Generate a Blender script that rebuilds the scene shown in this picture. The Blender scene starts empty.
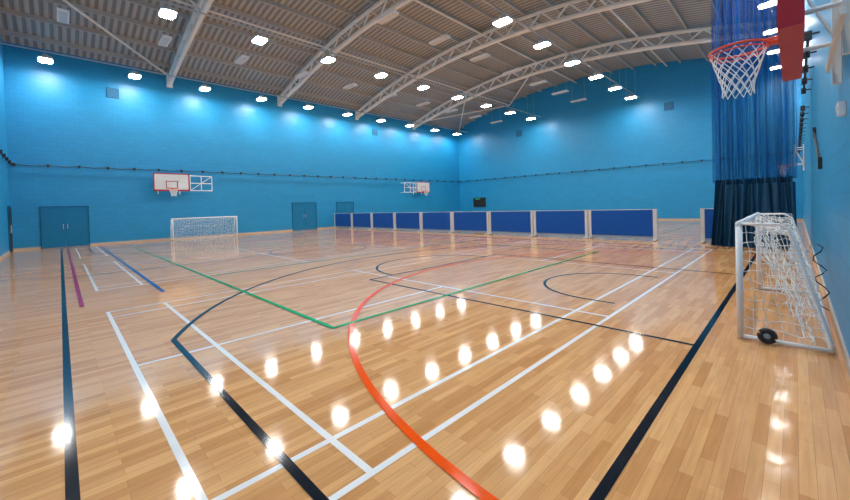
import bpy, bmesh, math, random
from mathutils import Vector, Matrix
random.seed(4)
S=bpy.context.scene
S.view_settings.view_transform='Standard'
S.view_settings.look='None'
S.view_settings.exposure=0.0
COL=S.collection
H=1.57
XA,XR,Y0,YB=-26.8,0.33,-1.7,32.2
XC=(XA+XR)/2; HW=(XR-XA)/2
EAVE,RISE=10.1,2.1
def zr(x): return EAVE+RISE*(1-((x-XC)/HW)**2)

# ---------------- materials
def newmat(name):
    m=bpy.data.materials.new(name); m.use_nodes=True
    nt=m.node_tree; b=nt.nodes['Principled BSDF']
    return m,nt,b
def pmat(name,col,rough=0.5,metal=0.0,var=0.06,scale=6.0,spec=0.5):
    m,nt,b=newmat(name)
    n=nt.nodes.new('ShaderNodeTexNoise'); n.inputs['Scale'].default_value=scale
    tc=nt.nodes.new('ShaderNodeTexCoord'); nt.links.new(tc.outputs['Object'],n.inputs['Vector'])
    r=nt.nodes.new('ShaderNodeMix'); r.data_type='RGBA'
    r.inputs[6].default_value=(*[c*(1-var) for c in col],1); r.inputs[7].default_value=(*[min(1,c*(1+var)) for c in col],1)
    nt.links.new(n.outputs['Fac'],r.inputs[0]); nt.links.new(r.outputs[2],b.inputs['Base Color'])
    b.inputs['Roughness'].default_value=rough; b.inputs['Metallic'].default_value=metal
    b.inputs['Specular IOR Level'].default_value=spec
    return m
def wallmat(name,col,ax):
    m,nt,b=newmat(name); L=nt.links
    tc=nt.nodes.new('ShaderNodeTexCoord'); sp=nt.nodes.new('ShaderNodeSeparateXYZ'); cb=nt.nodes.new('ShaderNodeCombineXYZ')
    L.new(tc.outputs['Object'],sp.inputs[0]); L.new(sp.outputs[ax],cb.inputs[0]); L.new(sp.outputs[2],cb.inputs[1])
    br=nt.nodes.new('ShaderNodeTexBrick'); L.new(cb.outputs[0],br.inputs['Vector'])
    br.inputs['Scale'].default_value=1; br.inputs['Brick Width'].default_value=0.45; br.inputs['Row Height'].default_value=0.225
    br.inputs['Mortar Size'].default_value=0.007; br.inputs['Mortar Smooth'].default_value=0.3
    br.inputs['Color1'].default_value=(*col,1); br.inputs['Color2'].default_value=(*[c*0.93 for c in col],1); br.inputs['Mortar'].default_value=(*[c*0.72 for c in col],1)
    nz=nt.nodes.new('ShaderNodeTexNoise'); nz.inputs['Scale'].default_value=0.5; L.new(tc.outputs['Object'],nz.inputs['Vector'])
    mx=nt.nodes.new('ShaderNodeMix'); mx.data_type='RGBA'; mx.blend_type='MULTIPLY'; mx.inputs[0].default_value=1
    cr=nt.nodes.new('ShaderNodeValToRGB'); cr.color_ramp.elements[0].color=(.92,.92,.92,1); cr.color_ramp.elements[1].color=(1,1,1,1)
    L.new(nz.outputs['Fac'],cr.inputs[0]); L.new(br.outputs['Color'],mx.inputs[6]); L.new(cr.outputs[0],mx.inputs[7]); L.new(mx.outputs[2],b.inputs['Base Color'])
    bp=nt.nodes.new('ShaderNodeBump'); bp.inputs['Strength'].default_value=0.4; bp.inputs['Distance'].default_value=0.01; bp.invert=True
    L.new(br.outputs['Fac'],bp.inputs['Height']); L.new(bp.outputs[0],b.inputs['Normal'])
    b.inputs['Roughness'].default_value=0.42; b.inputs['Specular IOR Level'].default_value=0.55
    return m
def floormat():
    m,nt,b=newmat('maple_floor'); L=nt.links
    tc=nt.nodes.new('ShaderNodeTexCoord'); mp=nt.nodes.new('ShaderNodeMapping'); mp.inputs['Rotation'].default_value=(0,0,math.pi/2)
    L.new(tc.outputs['Object'],mp.inputs['Vector'])
    br=nt.nodes.new('ShaderNodeTexBrick'); L.new(mp.outputs[0],br.inputs['Vector'])
    br.offset=0.37; br.inputs['Scale'].default_value=1; br.inputs['Brick Width'].default_value=0.62; br.inputs['Row Height'].default_value=0.07
    br.inputs['Mortar Size'].default_value=0.0010; br.inputs['Mortar Smooth'].default_value=0.5
    br.inputs['Color1'].default_value=(0.90,0.50,0.215,1); br.inputs['Color2'].default_value=(0.67,0.31,0.108,1); br.inputs['Mortar'].default_value=(0.40,0.18,0.065,1)
    br.inputs['Bias'].default_value=-0.2
    br2=nt.nodes.new('ShaderNodeTexBrick'); L.new(mp.outputs[0],br2.inputs['Vector'])
    br2.offset=0.5; br2.inputs['Scale'].default_value=1; br2.inputs['Brick Width'].default_value=2.4; br2.inputs['Row Height'].default_value=0.14; br2.inputs['Mortar Size'].default_value=0
    br2.inputs['Color1'].default_value=(1,1,1,1); br2.inputs['Color2'].default_value=(.90,.86,.82,1)
    nz=nt.nodes.new('ShaderNodeTexNoise'); mp2=nt.nodes.new('ShaderNodeMapping'); mp2.inputs['Scale'].default_value=(40,2.5,1)
    L.new(tc.outputs['Object'],mp2.inputs['Vector']); L.new(mp2.outputs[0],nz.inputs['Vector']); nz.inputs['Scale'].default_value=1; nz.inputs['Detail'].default_value=3
    cr=nt.nodes.new('ShaderNodeValToRGB'); cr.color_ramp.elements[0].position=.3; cr.color_ramp.elements[1].position=.7
    cr.color_ramp.elements[0].color=(.85,.82,.79,1); cr.color_ramp.elements[1].color=(1,1,1,1); L.new(nz.outputs['Fac'],cr.inputs[0])
    a=nt.nodes.new('ShaderNodeMix'); a.data_type='RGBA'; a.blend_type='MULTIPLY'; a.inputs[0].default_value=1
    c=nt.nodes.new('ShaderNodeMix'); c.data_type='RGBA'; c.blend_type='MULTIPLY'; c.inputs[0].default_value=1
    L.new(br.outputs['Color'],a.inputs[6]); L.new(br2.outputs['Color'],a.inputs[7]); L.new(a.outputs[2],c.inputs[6]); L.new(cr.outputs[0],c.inputs[7])
    L.new(c.outputs[2],b.inputs['Base Color'])
    nb=nt.nodes.new('ShaderNodeTexNoise'); nb.inputs['Scale'].default_value=5; L.new(mp.outputs[0],nb.inputs['Vector'])
    bp=nt.nodes.new('ShaderNodeBump'); bp.inputs['Strength'].default_value=0.06; bp.inputs['Distance'].default_value=0.01
    L.new(nb.outputs['Fac'],bp.inputs['Height']); L.new(bp.outputs[0],b.inputs['Normal'])
    b.inputs['Roughness'].default_value=0.08; b.inputs['Specular IOR Level'].default_value=0.36
    return m
def roofmat():
    m,nt,b=newmat('roof_deck'); L=nt.links
    tc=nt.nodes.new('ShaderNodeTexCoord'); w=nt.nodes.new('ShaderNodeTexWave'); w.bands_direction='Y'; w.inputs['Scale'].default_value=1.05; L.new(tc.outputs['Object'],w.inputs['Vector'])
    cr=nt.nodes.new('ShaderNodeValToRGB'); cr.color_ramp.elements[0].position=.35; cr.color_ramp.elements[1].position=.6
    cr.color_ramp.elements[0].color=(.23,.22,.205,1); cr.color_ramp.elements[1].color=(.45,.435,.40,1)
    L.new(w.outputs['Fac'],cr.inputs[0]); L.new(cr.outputs[0],b.inputs['Base Color'])
    bp=nt.nodes.new('ShaderNodeBump'); bp.inputs['Distance'].default_value=0.04; bp.inputs['Strength'].default_value=.6
    L.new(w.outputs['Fac'],bp.inputs['Height']); L.new(bp.outputs[0],b.inputs['Normal']); b.inputs['Roughness'].default_value=.5
    return m
def emat(name,col,s):
    m,nt,b=newmat(name); b.inputs['Base Color'].default_value=(*col,1); b.inputs['Emission Color'].default_value=(*col,1); b.inputs['Emission Strength'].default_value=s
    return m
def netmat():
    m,nt,b=newmat('blue_netting'); L=nt.links
    b.inputs['Base Color'].default_value=(0.003,0.115,0.42,1); b.inputs['Roughness'].default_value=.7; b.inputs['Specular IOR Level'].default_value=.1
    tc=nt.nodes.new('ShaderNodeTexCoord'); n=nt.nodes.new('ShaderNodeTexNoise'); n.inputs['Scale'].default_value=1
    mp=nt.nodes.new('ShaderNodeMapping'); mp.inputs['Scale'].default_value=(9,9,.25); L.new(tc.outputs['Object'],mp.inputs['Vector']); L.new(mp.outputs[0],n.inputs['Vector'])
    cr=nt.nodes.new('ShaderNodeMapRange'); cr.inputs[1].default_value=.35; cr.inputs[2].default_value=.65; cr.inputs[3].default_value=.34; cr.inputs[4].default_value=.72
    L.new(n.outputs['Fac'],cr.inputs[0]); L.new(cr.outputs[0],b.inputs['Alpha'])
    return m
BLUE=(0.012,0.31,0.62)
M={}
M['wx']=wallmat('painted_block_x',BLUE,0); M['wy']=wallmat('painted_block_y',BLUE,1)
M['floor']=floormat(); M['roof']=roofmat()
M['cream']=pmat('cream_steel',(.86,.83,.77),.45); M['purlin']=pmat('purlin_steel',(.50,.48,.44),.5)
M['white']=pmat('white_paint',(.88,.88,.87),.35); M['net']=pmat('white_cord',(.9,.9,.88),.8)
M['black']=pmat('black_plastic',(.012,.012,.015),.5); M['red']=pmat('red_vinyl',(.50,.008,.012),.4)
M['orange']=pmat('orange_steel',(.80,.08,.012),.35); M['glass']=pmat('board_acrylic',(.80,.82,.82),.15)
M['pblue']=pmat('royal_blue_panel',(.004,.080,.36),.55,spec=.25); M['frame']=pmat('aluminium_frame',(.66,.64,.60),.4,.2)
M['kick']=pmat('grey_kickboard',(.30,.36,.42),.5)
M['skirt']=pmat('navy_curtain',(.006,.06,.13),.5,var=.2); M['bnet']=netmat()
M['door']=pmat('blue_door',(.012,.19,.38),.6,spec=.2); M['dframe']=pmat('door_frame',(.008,.13,.27),.6,spec=.2)
M['grille']=pmat('grille_metal',(.04,.2,.35),.5); M['skirting']=pmat('timber_skirting',(.55,.44,.34),.4)
M['steel']=pmat('galvanised_steel',(.55,.56,.57),.4,.4)
M['emit']=emat('lamp_glow',(1,.98,.95),122); M['green']=emat('exit_green',(.02,.35,.12),.5)
LW=.10
M['l_black']=pmat('line_black',(.006,.012,.022),LW,spec=.3); M['l_white']=pmat('line_white',(.90,.88,.85),LW,spec=.35)
M['l_orange']=pmat('line_orange',(.95,.095,.004),LW,spec=.22); M['l_green']=pmat('line_green',(.006,.36,.08),LW,spec=.15)
M['l_blue']=pmat('line_blue',(.004,.12,.45),LW,spec=.15); M['l_purple']=pmat('line_maroon',(.42,.008,.10),LW,spec=.15)

# ---------------- geometry builder
class B:
    def __init__(s): s.v=[]; s.f=[]; s.mi=[]; s.m=[]
    def _mi(s,mat):
        if mat not in s.m: s.m.append(mat)
        return s.m.index(mat)
    def add(s,vs,fs,mat):
        o=len(s.v); s.v+= [tuple(v) for v in vs]; k=s._mi(mat)
        for f in fs: s.f.append([i+o for i in f]); s.mi.append(k)
    def box(s,x0,x1,y0,y1,z0,z1,mat):
        vs=[(x,y,z) for z in (z0,z1) for y in (y0,y1) for x in (x0,x1)]
        s.add(vs,[(0,2,3,1),(4,5,7,6),(0,1,5,4),(2,6,7,3),(0,4,6,2),(1,3,7,5)],mat)
    def prism(s,pts,z0,z1,mat):
        n=len(pts); vs=[(p[0],p[1],z0) for p in pts]+[(p[0],p[1],z1) for p in pts]
        s.add(vs,[tuple(range(n))[::-1],tuple(range(n,2*n))]+[(i,(i+1)%n,n+(i+1)%n,n+i) for i in range(n)],mat)
    def tube(s,pts,r,mat,n=8,closed=False):
        pts=[Vector(p) for p in pts]; N=len(pts); vs=[]
        for i,p in enumerate(pts):
            if closed: t=pts[(i+1)%N]-pts[i-1]
            else: t=pts[min(i+1,N-1)]-pts[max(i-1,0)]
            t.normalize(); a=Vector((0,0,1)) if abs(t.z)<.9 else Vector((1,0,0))
            u=t.cross(a).normalized(); w=t.cross(u)
            for k in range(n):
                an=2*math.pi*k/n; vs.append(p+u*r*math.cos(an)+w*r*math.sin(an))
        fs=[]
        for i in range(N if closed else N-1):
            j=(i+1)%N
            for k in range(n): fs.append((i*n+k,i*n+(k+1)%n,j*n+(k+1)%n,j*n+k))
        if not closed: fs+= [tuple(range(n))[::-1],tuple((N-1)*n+k for k in range(n))]
        s.add(vs,fs,mat)
    def obj(s,name,parent=None,smooth=False):
        me=bpy.data.meshes.new(name); me.from_pydata(s.v,[],s.f); me.update()
        for m in s.m: me.materials.append(M[m])
        me.polygons.foreach_set('material_index',s.mi)
        if smooth: me.polygons.foreach_set('use_smooth',[True]*len(me.polygons))
        o=bpy.data.objects.new(name,me); COL.objects.link(o)
        bm=bmesh.new(); bm.from_mesh(me); bmesh.ops.recalc_face_normals(bm,faces=bm.faces); bm.to_mesh(me); bm.free()
        if parent: o.parent=parent
        return o
def empty(name,loc=(0,0,0)):
    e=bpy.data.objects.new(name,None); COL.objects.link(e); return e

# ---------------- room shell
T=.25
b=B(); b.box(XA-T,XR+T,Y0-T,YB+T,-.2,0,'floor'); b.obj('floor')
b=B(); b.box(XA-T,XA,Y0,YB,0,EAVE+.05,'wy'); b.obj('wall_left')
b=B(); b.box(XR,XR+T,Y0,YB,0,EAVE+.05,'wy'); b.obj('wall_right')
def endwall(name,ya,yb):
    n=40; xs=[XA+(XR-XA)*i/n for i in range(n+1)]
    prof=[(XA,0)]+[(x,zr(x)) for x in xs]+[(XR,0)]; k=len(prof)
    vs=[(x,ya,z) for x,z in prof]+[(x,yb,z) for x,z in prof]
    fs=[tuple(range(k)),tuple(range(k,2*k))[::-1]]+[(i,(i+1)%k,k+(i+1)%k,k+i) for i in range(k)]
    b=B(); b.add(vs,fs,'wx'); b.obj(name)
endwall('wall_back',YB,YB+T); endwall('wall_front',Y0-T,Y0)
n=48; xs=[XA-T+(XR-XA+2*T)*i/n for i in range(n+1)]
vs=[];fs=[]
for x in xs:
    for y in (Y0-T,YB+T):
        vs+= [(x,y,zr(x)),(x,y,zr(x)+.12)]
for i in range(n):
    a=i*4;c=a+4
    fs+= [(a,a+2,c+2,c),(a+1,c+1,c+3,a+3),(a,c,c+1,a+1),(a+2,a+3,c+3,c+2)]
b=B(); b.add(vs,fs,'roof'); b.obj('ceiling')
b=B(); b.box(XA,XA+.02,Y0,YB,0,.1,'skirting'); b.obj('baseboard_left')
b=B(); b.box(XR-.02,XR,Y0,YB,0,.1,'skirting'); b.obj('baseboard_right')
b=B(); b.box(XA,XR,YB-.02,YB,0,.1,'skirting'); b.obj('baseboard_back')
b=B(); b.box(XA,XR,Y0,Y0+.02,0,.1,'skirting'); b.obj('baseboard_front')
# purlins
b=B()
x=XA+.9
while x<XR-.3:
    z=zr(x); b.box(x-.04,x+.04,Y0,YB,z-.2,z+.01,'purlin'); x+=1.55
b.obj('roof_purlins')
# roof trusses
TY=[5.0,11.8,18.6,25.4]
for ty in TY:
    b=B(); n=36; X=[XA+.02+(XR-XA-.04)*i/n for i in range(n+1)]
    def dep(x): return .38+.34*(1-((x-XC)/HW)**4)
    top=[(x,ty,zr(x)-.28) for x in X]; bot=[(x,ty,zr(x)-.28-dep(x)) for x in X]
    b.tube(top,.11,'cream',8); b.tube(bot,.13,'cream',8)
    for i in range(n):
        if i%2==0: b.tube([bot[i],top[i+1]],.055,'cream',6)
        else: b.tube([top[i],bot[i+1]],.055,'cream',6)
    for x0 in (XA,XR-.04): b.box(x0,x0+.04,ty-.16,ty+.16,EAVE-.85,EAVE-.05,'cream')
    b.obj('roof_truss',smooth=False)
# bracing rods in first bay & eaves tubes
b=B()
for (xa,ya,xb,yb) in [(XA+.2,5.0,XA+6.8,Y0),(XA+6.8,5.0,XA+13.5,Y0),(XA+.2,25.4,XA+6.8,YB),(XA+13.5,5.0,XA+20,Y0),(XA+6.8,25.4,XA+.2,YB),(XA+13.5,25.4,XA+6.8,YB)]:
    b.tube([(xa,ya,zr(xa)-.3),(xb,yb,zr(xb)-.3)],.06,'cream',8)
for xx in (XA+6.8,XA+13.5,XA+20.2):
    b.tube([(xx,Y0,zr(xx)-.3),(xx,YB,zr(xx)-.3)],.05,'cream',8)
b.obj('roof_bracing')

# ---------------- lights
def sup(a,c,n=32,e=5.0):
    out=[]
    for i in range(n):
        t=2*math.pi*i/n; ct,st=math.cos(t),math.sin(t)
        out.append((a*math.copysign(abs(ct)**(2/e),ct),c*math.copysign(abs(st)**(2/e),st)))
    return out
LZ=9.1
LX=[-25.35,-16.65,-8.5,-.60]
LYS=[-.25+3.39*k for k in range(10)]
for lx in LX:
    for ly in LYS:
        b=B()
        up=zr(lx)-LZ-.01
        b.prism(sup(.38,.26),.02,.14,'steel'); b.prism(sup(.355,.235),0,.019,'emit')
        b.prism(sup(.14,.12),.14,.28,'steel')
        for sx in (-.3,.3): b.tube([(sx,0,.1),(sx,0,up)],.006,'steel',4)
        o=b.obj('high_bay_light'); o.location=(lx,ly,LZ)
for lx in LX:
    b=B(); z=LZ+.42
    b.box(lx-.03,lx+.03,Y0+.03,YB-.03,z,z+.05,'steel'); b.obj('lighting_conduit')
# unlit radiant heater panels
for px,pz in ((-20.7,9.6),(-12.6,9.9)):
    for ly in LYS:
        b=B(); up=zr(px)-pz-.01
        b.box(-.6,.6,-.18,.18,0,.10,'white'); b.box(-.55,.55,-.13,.13,-.01,.0,'frame')
        for sx in (-.5,.5): b.tube([(sx,0,.1),(sx,0,up)],.006,'steel',4)
        o=b.obj('radiant_heater'); o.location=(px,ly+.6,pz)

# ---------------- court markings
MK=empty('court_markings')
ZI=[0]
def strip(b,pts,w,z,mat,closed=False):
    z=z+.00012*(ZI[0]%11); ZI[0]+=1
    P=[Vector((p[0],p[1])) for p in pts]; N=len(P); vs=[]
    for i in range(N):
        if closed: t=(P[(i+1)%N]-P[i-1])
        else: t=P[min(i+1,N-1)]-P[max(i-1,0)]
        t.normalize(); nn=Vector((-t.y,t.x))*w/2
        vs+= [(*(P[i]+nn),z),(*(P[i]-nn),z)]
    fs=[]
    for i in range(N if closed else N-1):
        j=(i+1)%N; fs.append((2*i,2*i+1,2*j+1,2*j))
    b.add(vs,fs,mat)
def arc(cx,cy,r,a0,a1,n=64): return [(cx+r*math.cos(math.radians(a0+(a1-a0)*i/n)),cy+r*math.sin(math.radians(a0+(a1-a0)*i/n))) for i in range(n+1)]
W=.048
def rect(b,x0,x1,y0,y1,z,mat,w=W):
    h=w/2
    strip(b,[(x0-h,y0),(x1+h,y0)],w,z,mat); strip(b,[(x0-h,y1),(x1+h,y1)],w,z,mat)
    strip(b,[(x0,y0),(x0,y1)],w,z,mat); strip(b,[(x1,y0),(x1,y1)],w,z,mat)
def mx(pts,mir): return [(-26.4-p[0],p[1]) for p in pts] if mir else pts
def tr(pts,dy): return [(p[0],p[1]+dy) for p in pts]
WC=.064
for oi,dy in enumerate((0,16.7)):
    b=B(); z=.0034; CY=7.2; k='l_black'; bw=.060
    rect(b,-25.65,-.75,0+dy,14.4+dy,z,k,bw)
    strip(b,[(-13.2,dy),(-13.2,14.4+dy)],bw,z,k)
    strip(b,tr(arc(-13.2,CY,1.8,0,360),dy)[:-1],W,z,k,True)
    for mir in (0,1):
        a=math.degrees(math.asin(6.25/6.85))
        strip(b,tr(mx([(-.75,.95)]+arc(-2.65,CY,6.85,180+a,180-a)+[(-.75,13.45)],mir),dy),bw,z,k)
        strip(b,tr(mx([(-.75,4.75),(-6.55,4.75)],mir),dy),W,z,k)
        strip(b,tr(mx([(-.75,9.65),(-6.55,9.65)],mir),dy),W,z,k)
        strip(b,tr(mx([(-6.55,4.75),(-6.55,9.65)],mir),dy),W,z,k)
        strip(b,tr(mx(arc(-6.55,CY,1.8,90,270),mir),dy),W,z,k)
        strip(b,tr(mx([(-1.95,5.95)]+arc(-2.33,CY,1.25,270,90)+[(-1.95,8.45)],mir),dy),W,z,k)
    b.obj('black_lines',MK)
    b=B(); z=.0050
    for mir in (0,1): strip(b,tr(mx(arc(-.75,CY,5.65,270,90),mir),dy),.070,z,'l_orange')
    b.obj('orange_lines',MK)
    b=B(); z=.0066; rect(b,-22.3,-4.3,2.5+dy,11.7+dy,z,'l_green',WC)
    for x in (-16.2,-10.2): strip(b,[(x,2.5+dy),(x,11.7+dy)],WC,z,'l_green')
    b.obj('green_lines',MK)
    b=B(); z=.0082
    for y in (1.43,12.97): strip(b,[(-8.95,y+dy),(-25.2,y+dy)],WC,z,'l_blue')
    strip(b,tr(arc(-25.65,CY,4.9,-90,90),dy),WC,z,'l_blue')
    b.obj('blue_lines',MK)
    b=B(); z=.0098
    for y in (.22,14.18): strip(b,[(-8.7,y+dy),(-25.3,y+dy)],WC,z,'l_purple')
    b.obj('maroon_lines',MK)
    b=B(); z=.0016
    for cx in (-4.83,-13.37,-21.9):
        y0=.5+dy
        rect(b,cx-3.05,cx+3.05,y0,y0+13.4,z,'l_white')
        for sx in (-2.59,2.59): strip(b,[(cx+sx,y0),(cx+sx,y0+13.4)],W,z,'l_white')
        for yy in (.76,12.64,4.72,8.68): strip(b,[(cx-3.05,y0+yy),(cx+3.05,y0+yy)],W,z,'l_white')
        strip(b,[(cx,y0),(cx,y0+4.72)],W,z,'l_white'); strip(b,[(cx,y0+8.68),(cx,y0+13.4)],W,z,'l_white')
    b.obj('white_lines',MK)

# ---------------- divider barrier panels
def barrier(x0,x1,y):
    b=B(); x0+=.015; x1-=.015
    for xa in (x0,x1-.12):
        b.box(xa,xa+.12,y-.06,y+.06,.03,1.20,'frame'); b.box(xa-.0,xa+.12,y-.25,y+.25,0.012,.05,'frame')
    b.box(x0+.12,x1-.12,y-.035,y+.035,.05,.16,'kick')
    b.box(x0+.12,x1-.12,y-.05,y+.05,.16,1.175,'pblue')
    b.box(x0+.12,x1-.12,y-.052,y+.052,1.175,1.195,'frame')
    b.obj('barrier_panel')
xx=-3.66
for i in range(9): barrier(xx-2.545,xx,15.95); xx-=2.545
barrier(-2.36,-.08,15.95)

# ---------------- dividing curtain
CU=empty('divider_curtain')
def sheet(x0,x1,yc,amp,waves,z0,z1,mat,name,flare=0,nz=14,nx=260,ph=0,seed=1):
    rr=random.Random(seed); fr=[(rr.uniform(.6,1.4),rr.uniform(0,6)) for _ in range(4)]
    vs=[];fs=[]
    for j in range(nz+1):
        t=j/nz; z=z0+(z1-z0)*t; k=1+flare*(1-t)
        for i in range(nx+1):
            s=i/nx; xm=(x0+x1)/2; x=xm+(s-.5)*(x1-x0)*k
            a=waves*2*math.pi*s
            y=yc+amp*k*(.6*math.sin(a+ph)+.3*math.sin(a*.43*fr[0][0]+fr[0][1]+t*1.2)+.2*math.sin(a*1.7+fr[1][1]+t*.8))
            x+=.04*math.sin(a*.5+fr[2][1]+2*t)
            vs.append((x,y,z))
    for j in range(nz):
        for i in range(nx): a=j*(nx+1)+i; fs.append((a,a+1,a+nx+2,a+nx+1))
    b=B(); b.add(vs,fs,mat); b.obj(name,CU,True)
sheet(-1.85,.02,15.15,.22,17,2.05,zr(-1)-.35,'bnet','netting',0,seed=2)
sheet(-1.80,.0,15.3,.18,11,2.05,zr(-1)-.35,'bnet','netting_fold',0,seed=5)
sheet(-1.83,-.02,15.0,.2,15,.015,2.12,'skirt','skirt',.14,seed=3)
sheet(-1.6,.0,14.85,.12,9,.015,1.95,'skirt','skirt_front',.12,seed=8)
b=B(); b.box(-2.2,.3,15.1,15.2,zr(-1)-.4,zr(-1)-.3,'steel'); b.obj('track',CU)

# ---------------- hoops
def hoop_parts(name,bx,y,d,z=3.05,near=False,fdir=1,wallx=XR):
    E=empty(name)
    cx=bx+d*.375
    b=B(); n=32
    b.tube([(cx+.225*math.cos(2*math.pi*i/n),y+.225*math.sin(2*math.pi*i/n),z) for i in range(n)],.012,'orange',8,True)
    b.tube([(cx+.225*math.cos(2*math.pi*i/n),y+.225*math.sin(2*math.pi*i/n),z-.04) for i in range(n)],.007,'orange',6,True)
    b.tube([(bx,y-.09,z),(cx-d*.20,y-.11,z)],.010,'orange'); b.tube([(bx,y+.09,z),(cx-d*.20,y+.11,z)],.010,'orange')
    b.box(min(bx,bx+d*.02),max(bx,bx+d*.02),y-.1,y+.1,z-.12,z+.04,'orange')
    b.box(min(bx,bx+d*.15),max(bx,bx+d*.15),y-.07,y+.07,z-.02,z-.005,'orange')
    b.obj('ring',E,True)
    b=B(); K=12; rows=7
    def pt(k,r):
        t=r/rows; rad=.222*(1-.45*min(1,t*1.25)); 
        if r==rows: rad*=1.05
        a=2*math.pi*(k+.5*(r%2))/K
        return (cx+rad*math.cos(a),y+rad*math.sin(a),z-.02-.44*t)
    cr_=.0045 if near else .007
    for r in range(rows):
        for k in range(K):
            if r%2==0: tg=(k,k-1)
            else: tg=(k,k+1)
            for q in tg: b.tube([pt(k,r),pt(q,r+1)],cr_,'net',5)
    b.obj('net',E)
    t0,t1=sorted((bx,bx-d*.03))
    zb0,zb1=z-.15,z+.90
    b=B(); b.box(t0,t1,y-.9,y+.9,zb0,zb1,'glass')
    fx0,fx1=sorted((bx,bx+d*.006))
    if not near:
        for (ya,yb,za,zb) in [(y-.9,y+.9,zb0,zb0+.09),(y-.9,y+.9,zb1-.06,zb1),(y-.9,y-.84,zb0,zb1),(y+.84,y+.9,zb0,zb1)]:
            b.box(fx0,fx1,ya,yb,za,zb,'red')
    for (ya,yb,za,zb) in [(y-.295,y+.295,z,z+.04),(y-.295,y+.295,z+.41,z+.45),(y-.295,y-.255,z,z+.45),(y+.255,y+.295,z,z+.45)]:
        b.box(fx0,fx1,ya,yb,za,zb,'red')
    b.obj('backboard',E)
    if near:
        b=B(); p0,p1=bx-.065,bx+.085
        b.box(p0,p1,y-.93,y+.93,zb0-.05,zb0+.05,'red')
        for ya in (y-.93,y+.86): b.box(p0,p1,ya,ya+.07,zb0+.05,zb0+.45,'red')
        b.obj('edge_padding',E)
    b=B(); xb=bx-d*.03
    wx=wallx+d*.02
    for yy in (y-.55,y+.55):
        for zz in (z,z+.75): b.tube([(xb,yy,zz),(wx,yy,zz)],.022,'white')
        b.tube([(xb-d*.015,yy,z-.1),(xb-d*.015,yy,z+.88)],.02,'white')
        if near: b.box(wallx-.06,wallx,yy-.03,yy+.03,z-.4,z+1.3,'cream')
        else: b.tube([(wx,yy,z-.3),(wx,yy,z+.9)],.025,'white')
        b.tube([(xb,yy,z+.75),(wx,yy,z)],.014,'white')
    if near:
        for zz in (z-.2,z+1.1): b.box(wallx-.09,wallx-.06,y-.9,y+.9,zz,zz+.06,'cream')
    b.obj('wall_brackets',E)
    if not near and fdir:
        b=B(); ya=y+fdir*.95; yb=y+fdir*2.2; x1=bx-d*.1; x2=bx-d*.35
        for zz in (z-.1,z+.35,z+.8): b.tube([(x1,y+fdir*.5,zz),(x2,yb,zz)],.026,'white')
        for q in (0,.5,1): 
            yy=ya+(yb-ya)*q; xq=x1+(x2-x1)*q; b.tube([(xq,yy,z-.1),(xq,yy,z+.8)],.026,'white')
        b.tube([(x1,ya,z-.1),(x2,yb,z+.8)],.018,'white'); b.tube([(x2,yb,z-.1),(wx,yb,z-.1)],.02,'white'); b.tube([(x2,yb,z+.8),(wx,yb,z+.8)],.02,'white')
        b.obj('swing_frame',E)
hoop_parts('basketball_hoop',-.02,4.9,-1,near=True)
hoop_parts('basketball_hoop',-.02,25.4,-1,near=False,fdir=0)
hoop_parts('basketball_hoop',-25.9,4.75,1,fdir=1,wallx=XA)
hoop_parts('basketball_hoop',-25.9,25.6,1,fdir=-1,wallx=XA)

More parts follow.
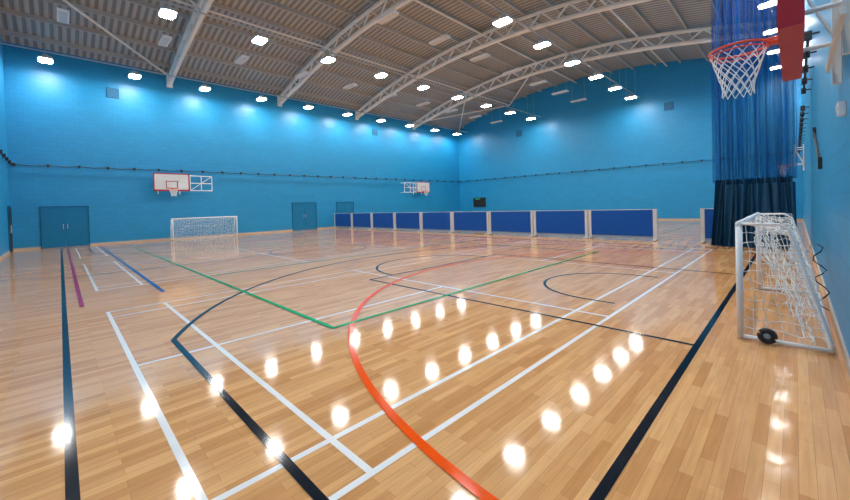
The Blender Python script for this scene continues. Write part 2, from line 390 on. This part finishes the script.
# ---------------- five a side goals
def goal(x0,d,y0,y1,Hh=1.27,dt=.40,db=.68,seed=1,cord=.006):
    rr=random.Random(seed); E=empty('football_goal')
    b=B(); r=.031
    b.tube([(x0,y0,.011),(x0,y0,Hh)],r,'white',12); b.tube([(x0,y1,.011),(x0,y1,Hh)],r,'white',12)
    b.tube([(x0,y0-.03,Hh),(x0,y1+.03,Hh)],r,'white',12)
    for y in (y0,y1):
        b.tube([(x0,y,Hh),(x0+d*dt*.8,y,Hh),(x0+d*dt,y,Hh-.06),(x0+d*db,y,.10),(x0+d*db,y,.034)],.015,'white',8)
        b.tube([(x0,y,.034),(x0+d*db,y,.034)],.022,'white',8)
    b.tube([(x0+d*db,y0,.034),(x0+d*db,y1,.034)],.022,'white',8)
    b.obj('goal_frame',E,True)
    prof=[(0,Hh),(dt*.5,Hh-.05),(dt,Hh-.06),(dt+(db-dt)*.5,.62),(db-.01,.05)]
    L=[0]
    for i in range(4): L.append(L[-1]+math.dist(prof[i],prof[i+1]))
    def P(t):
        s=t*L[-1]
        for i in range(4):
            if s<=L[i+1]+1e-9:
                q=(s-L[i])/(L[i+1]-L[i]); return (prof[i][0]+(prof[i+1][0]-prof[i][0])*q,prof[i][1]+(prof[i+1][1]-prof[i][1])*q)
        return prof[-1]
    b=B()
    def grid(fn,na,nb):
        g=[[fn(i/na,j/nb,i,j) for j in range(nb+1)] for i in range(na+1)]
        for i in range(na+1):
            for j in range(nb+1):
                if i<na: b.tube([g[i][j],g[i+1][j]],cord/2,'net',4)
                if j<nb: b.tube([g[i][j],g[i][j+1]],cord/2,'net',4)
    def back(s,t,i,j):
        px,pz=P(t); y=y0+(y1-y0)*s; e=math.sin(math.pi*s)*math.sin(math.pi*t)
        jx=rr.uniform(-.035,.035)*(t>0)*(t<1); sg=.12*e*math.sin(s*9+2)
        return (x0+d*(px-abs(sg)*.8*(t>.4)+jx),y+rr.uniform(-.035,.035)*(t>0),max(.03,pz-.14*e*(t<.5)+rr.uniform(-.035,.035)*(t>0)))
    grid(back,int((y1-y0)/.105),17)
    def slack(s,t,i,j):
        y=y0+.08+(y1-y0-.2)*s; 
        return (x0+d*(.12+.42*t+rr.uniform(-.04,.04)),y+rr.uniform(-.05,.05),max(.02,Hh-.1-(Hh-.15)*t-.12*math.sin(7*s+3*t)**2+rr.uniform(-.04,.04)))
    grid(slack,int((y1-y0)/.16),12)
    for y in (y0,y1):
        def side(s,t,i,j,y=y):
            z=.03+(Hh-.03)*t; w=db if z<.1 else (db+(dt-db)*min(1,(z-.05)/(Hh-.11)))
            e=math.sin(math.pi*s)*math.sin(math.pi*t)
            return (x0+d*w*s+rr.uniform(-.02,.02)*(0<s<1),y+.07*e*math.sin(5*t+3*s)+rr.uniform(-.015,.015)*(0<s<1),z+rr.uniform(-.025,.025)*(0<t<1))
        grid(side,6,12)
    b.obj('goal_net',E)
    return E
g=goal(-.44,1,5.3,8.3,seed=2,cord=.007)
b=B(); wy=5.24; wc=(-.22,wy,.095); n=24
b.tube([(wc[0]+.055*math.cos(2*math.pi*i/n),wc[1],wc[2]+.055*math.sin(2*math.pi*i/n)) for i in range(n)],.028,'black',10,True)
b.tube([(wc[0],wy-.02,wc[2]),(wc[0],wy+.02,wc[2])],.03,'kick',16); b.tube([(wc[0],wy,wc[2]),(wc[0],5.3,.04)],.01,'steel')
b.obj('transport_wheel',g,True)
b=B()
pts=[(.17,6.2,1.0)]
for i in range(16): pts.append((.17+.05*math.sin(i*1.3)+i*.003,6.2-.03*i+.05*math.sin(i*.9),1.0-.045*i))
b.tube(pts,.007,'black',6); b.obj('tie_rope',g,True)
goal(-25.3,-1,4.6,8.05,seed=5,cord=.007)

# ---------------- doors
def door(i,y0,y1,h=2.08,leaves=2):
    E=empty('door_%d'%i); b=B()
    b.box(XA,XA+.05,y0-.05,y0,0,h+.05,'dframe'); b.box(XA,XA+.05,y1,y1+.05,0,h+.05,'dframe'); b.box(XA,XA+.05,y0-.05,y1+.05,h,h+.05,'dframe')
    b.obj('frame',E); b=B(); w=(y1-y0)/leaves
    for k in range(leaves):
        b.box(XA,XA+.035,y0+k*w+.008,y0+(k+1)*w-.008,.01,h-.005,'door')
    ym=(y0+y1)/2
    for s in (-1,1): b.box(XA+.035,XA+.06,ym+s*.08-.012,ym+s*.08+.012,.95,1.2,'steel')
    b.obj('leaves',E)
door(1,-.68,1.06); door(2,12.5,14.4); door(3,16.3,17.9)
E=empty('door_4'); b=B(); b.box(-26.4,-25.3,Y0,Y0+.05,0,2.15,'dframe'); b.box(-26.33,-25.37,Y0+.05,Y0+.07,.01,2.08,'black'); b.box(-25.5,-25.46,Y0+.07,Y0+.11,.9,1.25,'steel'); b.obj('leaf',E)

# ---------------- wall cables with pegs
ZC=4.2; o_=.14
def run(p,q,nrm):
    p=Vector(p);q=Vector(q); L=(q-p).length; n=int(L/1.15); b=B(); pts=[]
    for i in range(n*2+1):
        t=i/(n*2); a=p.lerp(q,t); a.z+= -.05*(i%2); pts.append(a+Vector(nrm)*o_)
    b.tube(pts,.022,'black',5)
    for i in range(n+1):
        a=p.lerp(q,i/n); w=Vector(nrm)
        b.tube([a,a+w*o_],.018,'black',6)
        c=a+w*o_; b.box(c.x-.05,c.x+.05,c.y-.05,c.y+.05,c.z-.09,c.z+.05,'black')
    b.obj('net_cable')
run((XA,Y0+.2,ZC),(XA,YB-.3,ZC),(1,0,0))
run((XA+.3,YB,ZC),(XR-.3,YB,ZC),(0,-1,0))
run((XR,9.5,ZC+.2),(XR,14.4,ZC+.2),(-1,0,0))
run((XR,16,ZC),(XR,YB-.3,ZC),(-1,0,0))
run((XA+.3,Y0,ZC),(XR-2,Y0,ZC),(0,1,0))

# ---------------- fittings
def grille(name,y,z,s=.55):
    b=B(); b.box(XA,XA+.03,y-s/2,y+s/2,z-s/2,z+s/2,'dframe')
    for k in range(7): zz=z-s/2+.05+k*(s-.1)/6; b.box(XA+.03,XA+.05,y-s/2+.04,y+s/2-.04,zz-.02,zz+.015,'grille')
    b.obj(name)
grille('wall_vent',2.3,8.4); grille('wall_vent',20.5,8.4)
for x in (-19,-6.5):
    b=B(); b.box(x-.3,x+.3,YB-.03,YB,8.1,8.7,'dframe')
    for k in range(7): zz=8.15+k*.08; b.box(x-.25,x+.25,YB-.05,YB-.03,zz-.02,zz+.015,'grille')
    b.obj('wall_vent')
b=B(); b.box(-24.8,-23.2,YB-.085,YB-.005,1.3,2.3,'black'); b.box(-24.5,-23.9,YB-.09,YB-.085,2.12,2.22,'green'); b.obj('scoreboard')
b=B(); b.box(XR-.05,XR,5.0,5.12,2.28,2.40,'white'); b.box(XR-.06,XR-.05,5.03,5.09,2.31,2.37,'frame'); b.obj('call_point')
b=B()
b.tube([(XR-.03,9.2,2.1),(XR-.03,11.5,2.9)],.02,'black'); b.box(XR-.05,XR,9.15,9.25,2.0,2.2,'black'); b.box(XR-.05,XR,11.45,11.55,2.8,3.0,'black'); b.obj('wall_winch_pole')

# ---------------- camera
cd=bpy.data.cameras.new('camera'); cam=bpy.data.objects.new('camera',cd); COL.objects.link(cam)
d1=Vector((370,17,-367.6)).normalized(); d2=Vector((-365,-5,-367.6)); d2=(d2-d1*d2.dot(d1)).normalized()
Xw=-d2; Yw=d1; Zw=Xw.cross(Yw)
R=Matrix((Xw,Yw,Zw))
cam.matrix_world=Matrix.Translation((0,0,H))@R.to_4x4()
cd.sensor_width=36; cd.lens=367.6/850*36; cd.shift_y=-38/850; cd.clip_start=.02; cd.clip_end=200
S.camera=cam
w=bpy.data.worlds.new('world'); S.world=w; w.use_nodes=True
w.node_tree.nodes['Background'].inputs[0].default_value=(.5,.6,.7,1); w.node_tree.nodes['Background'].inputs[1].default_value=.02
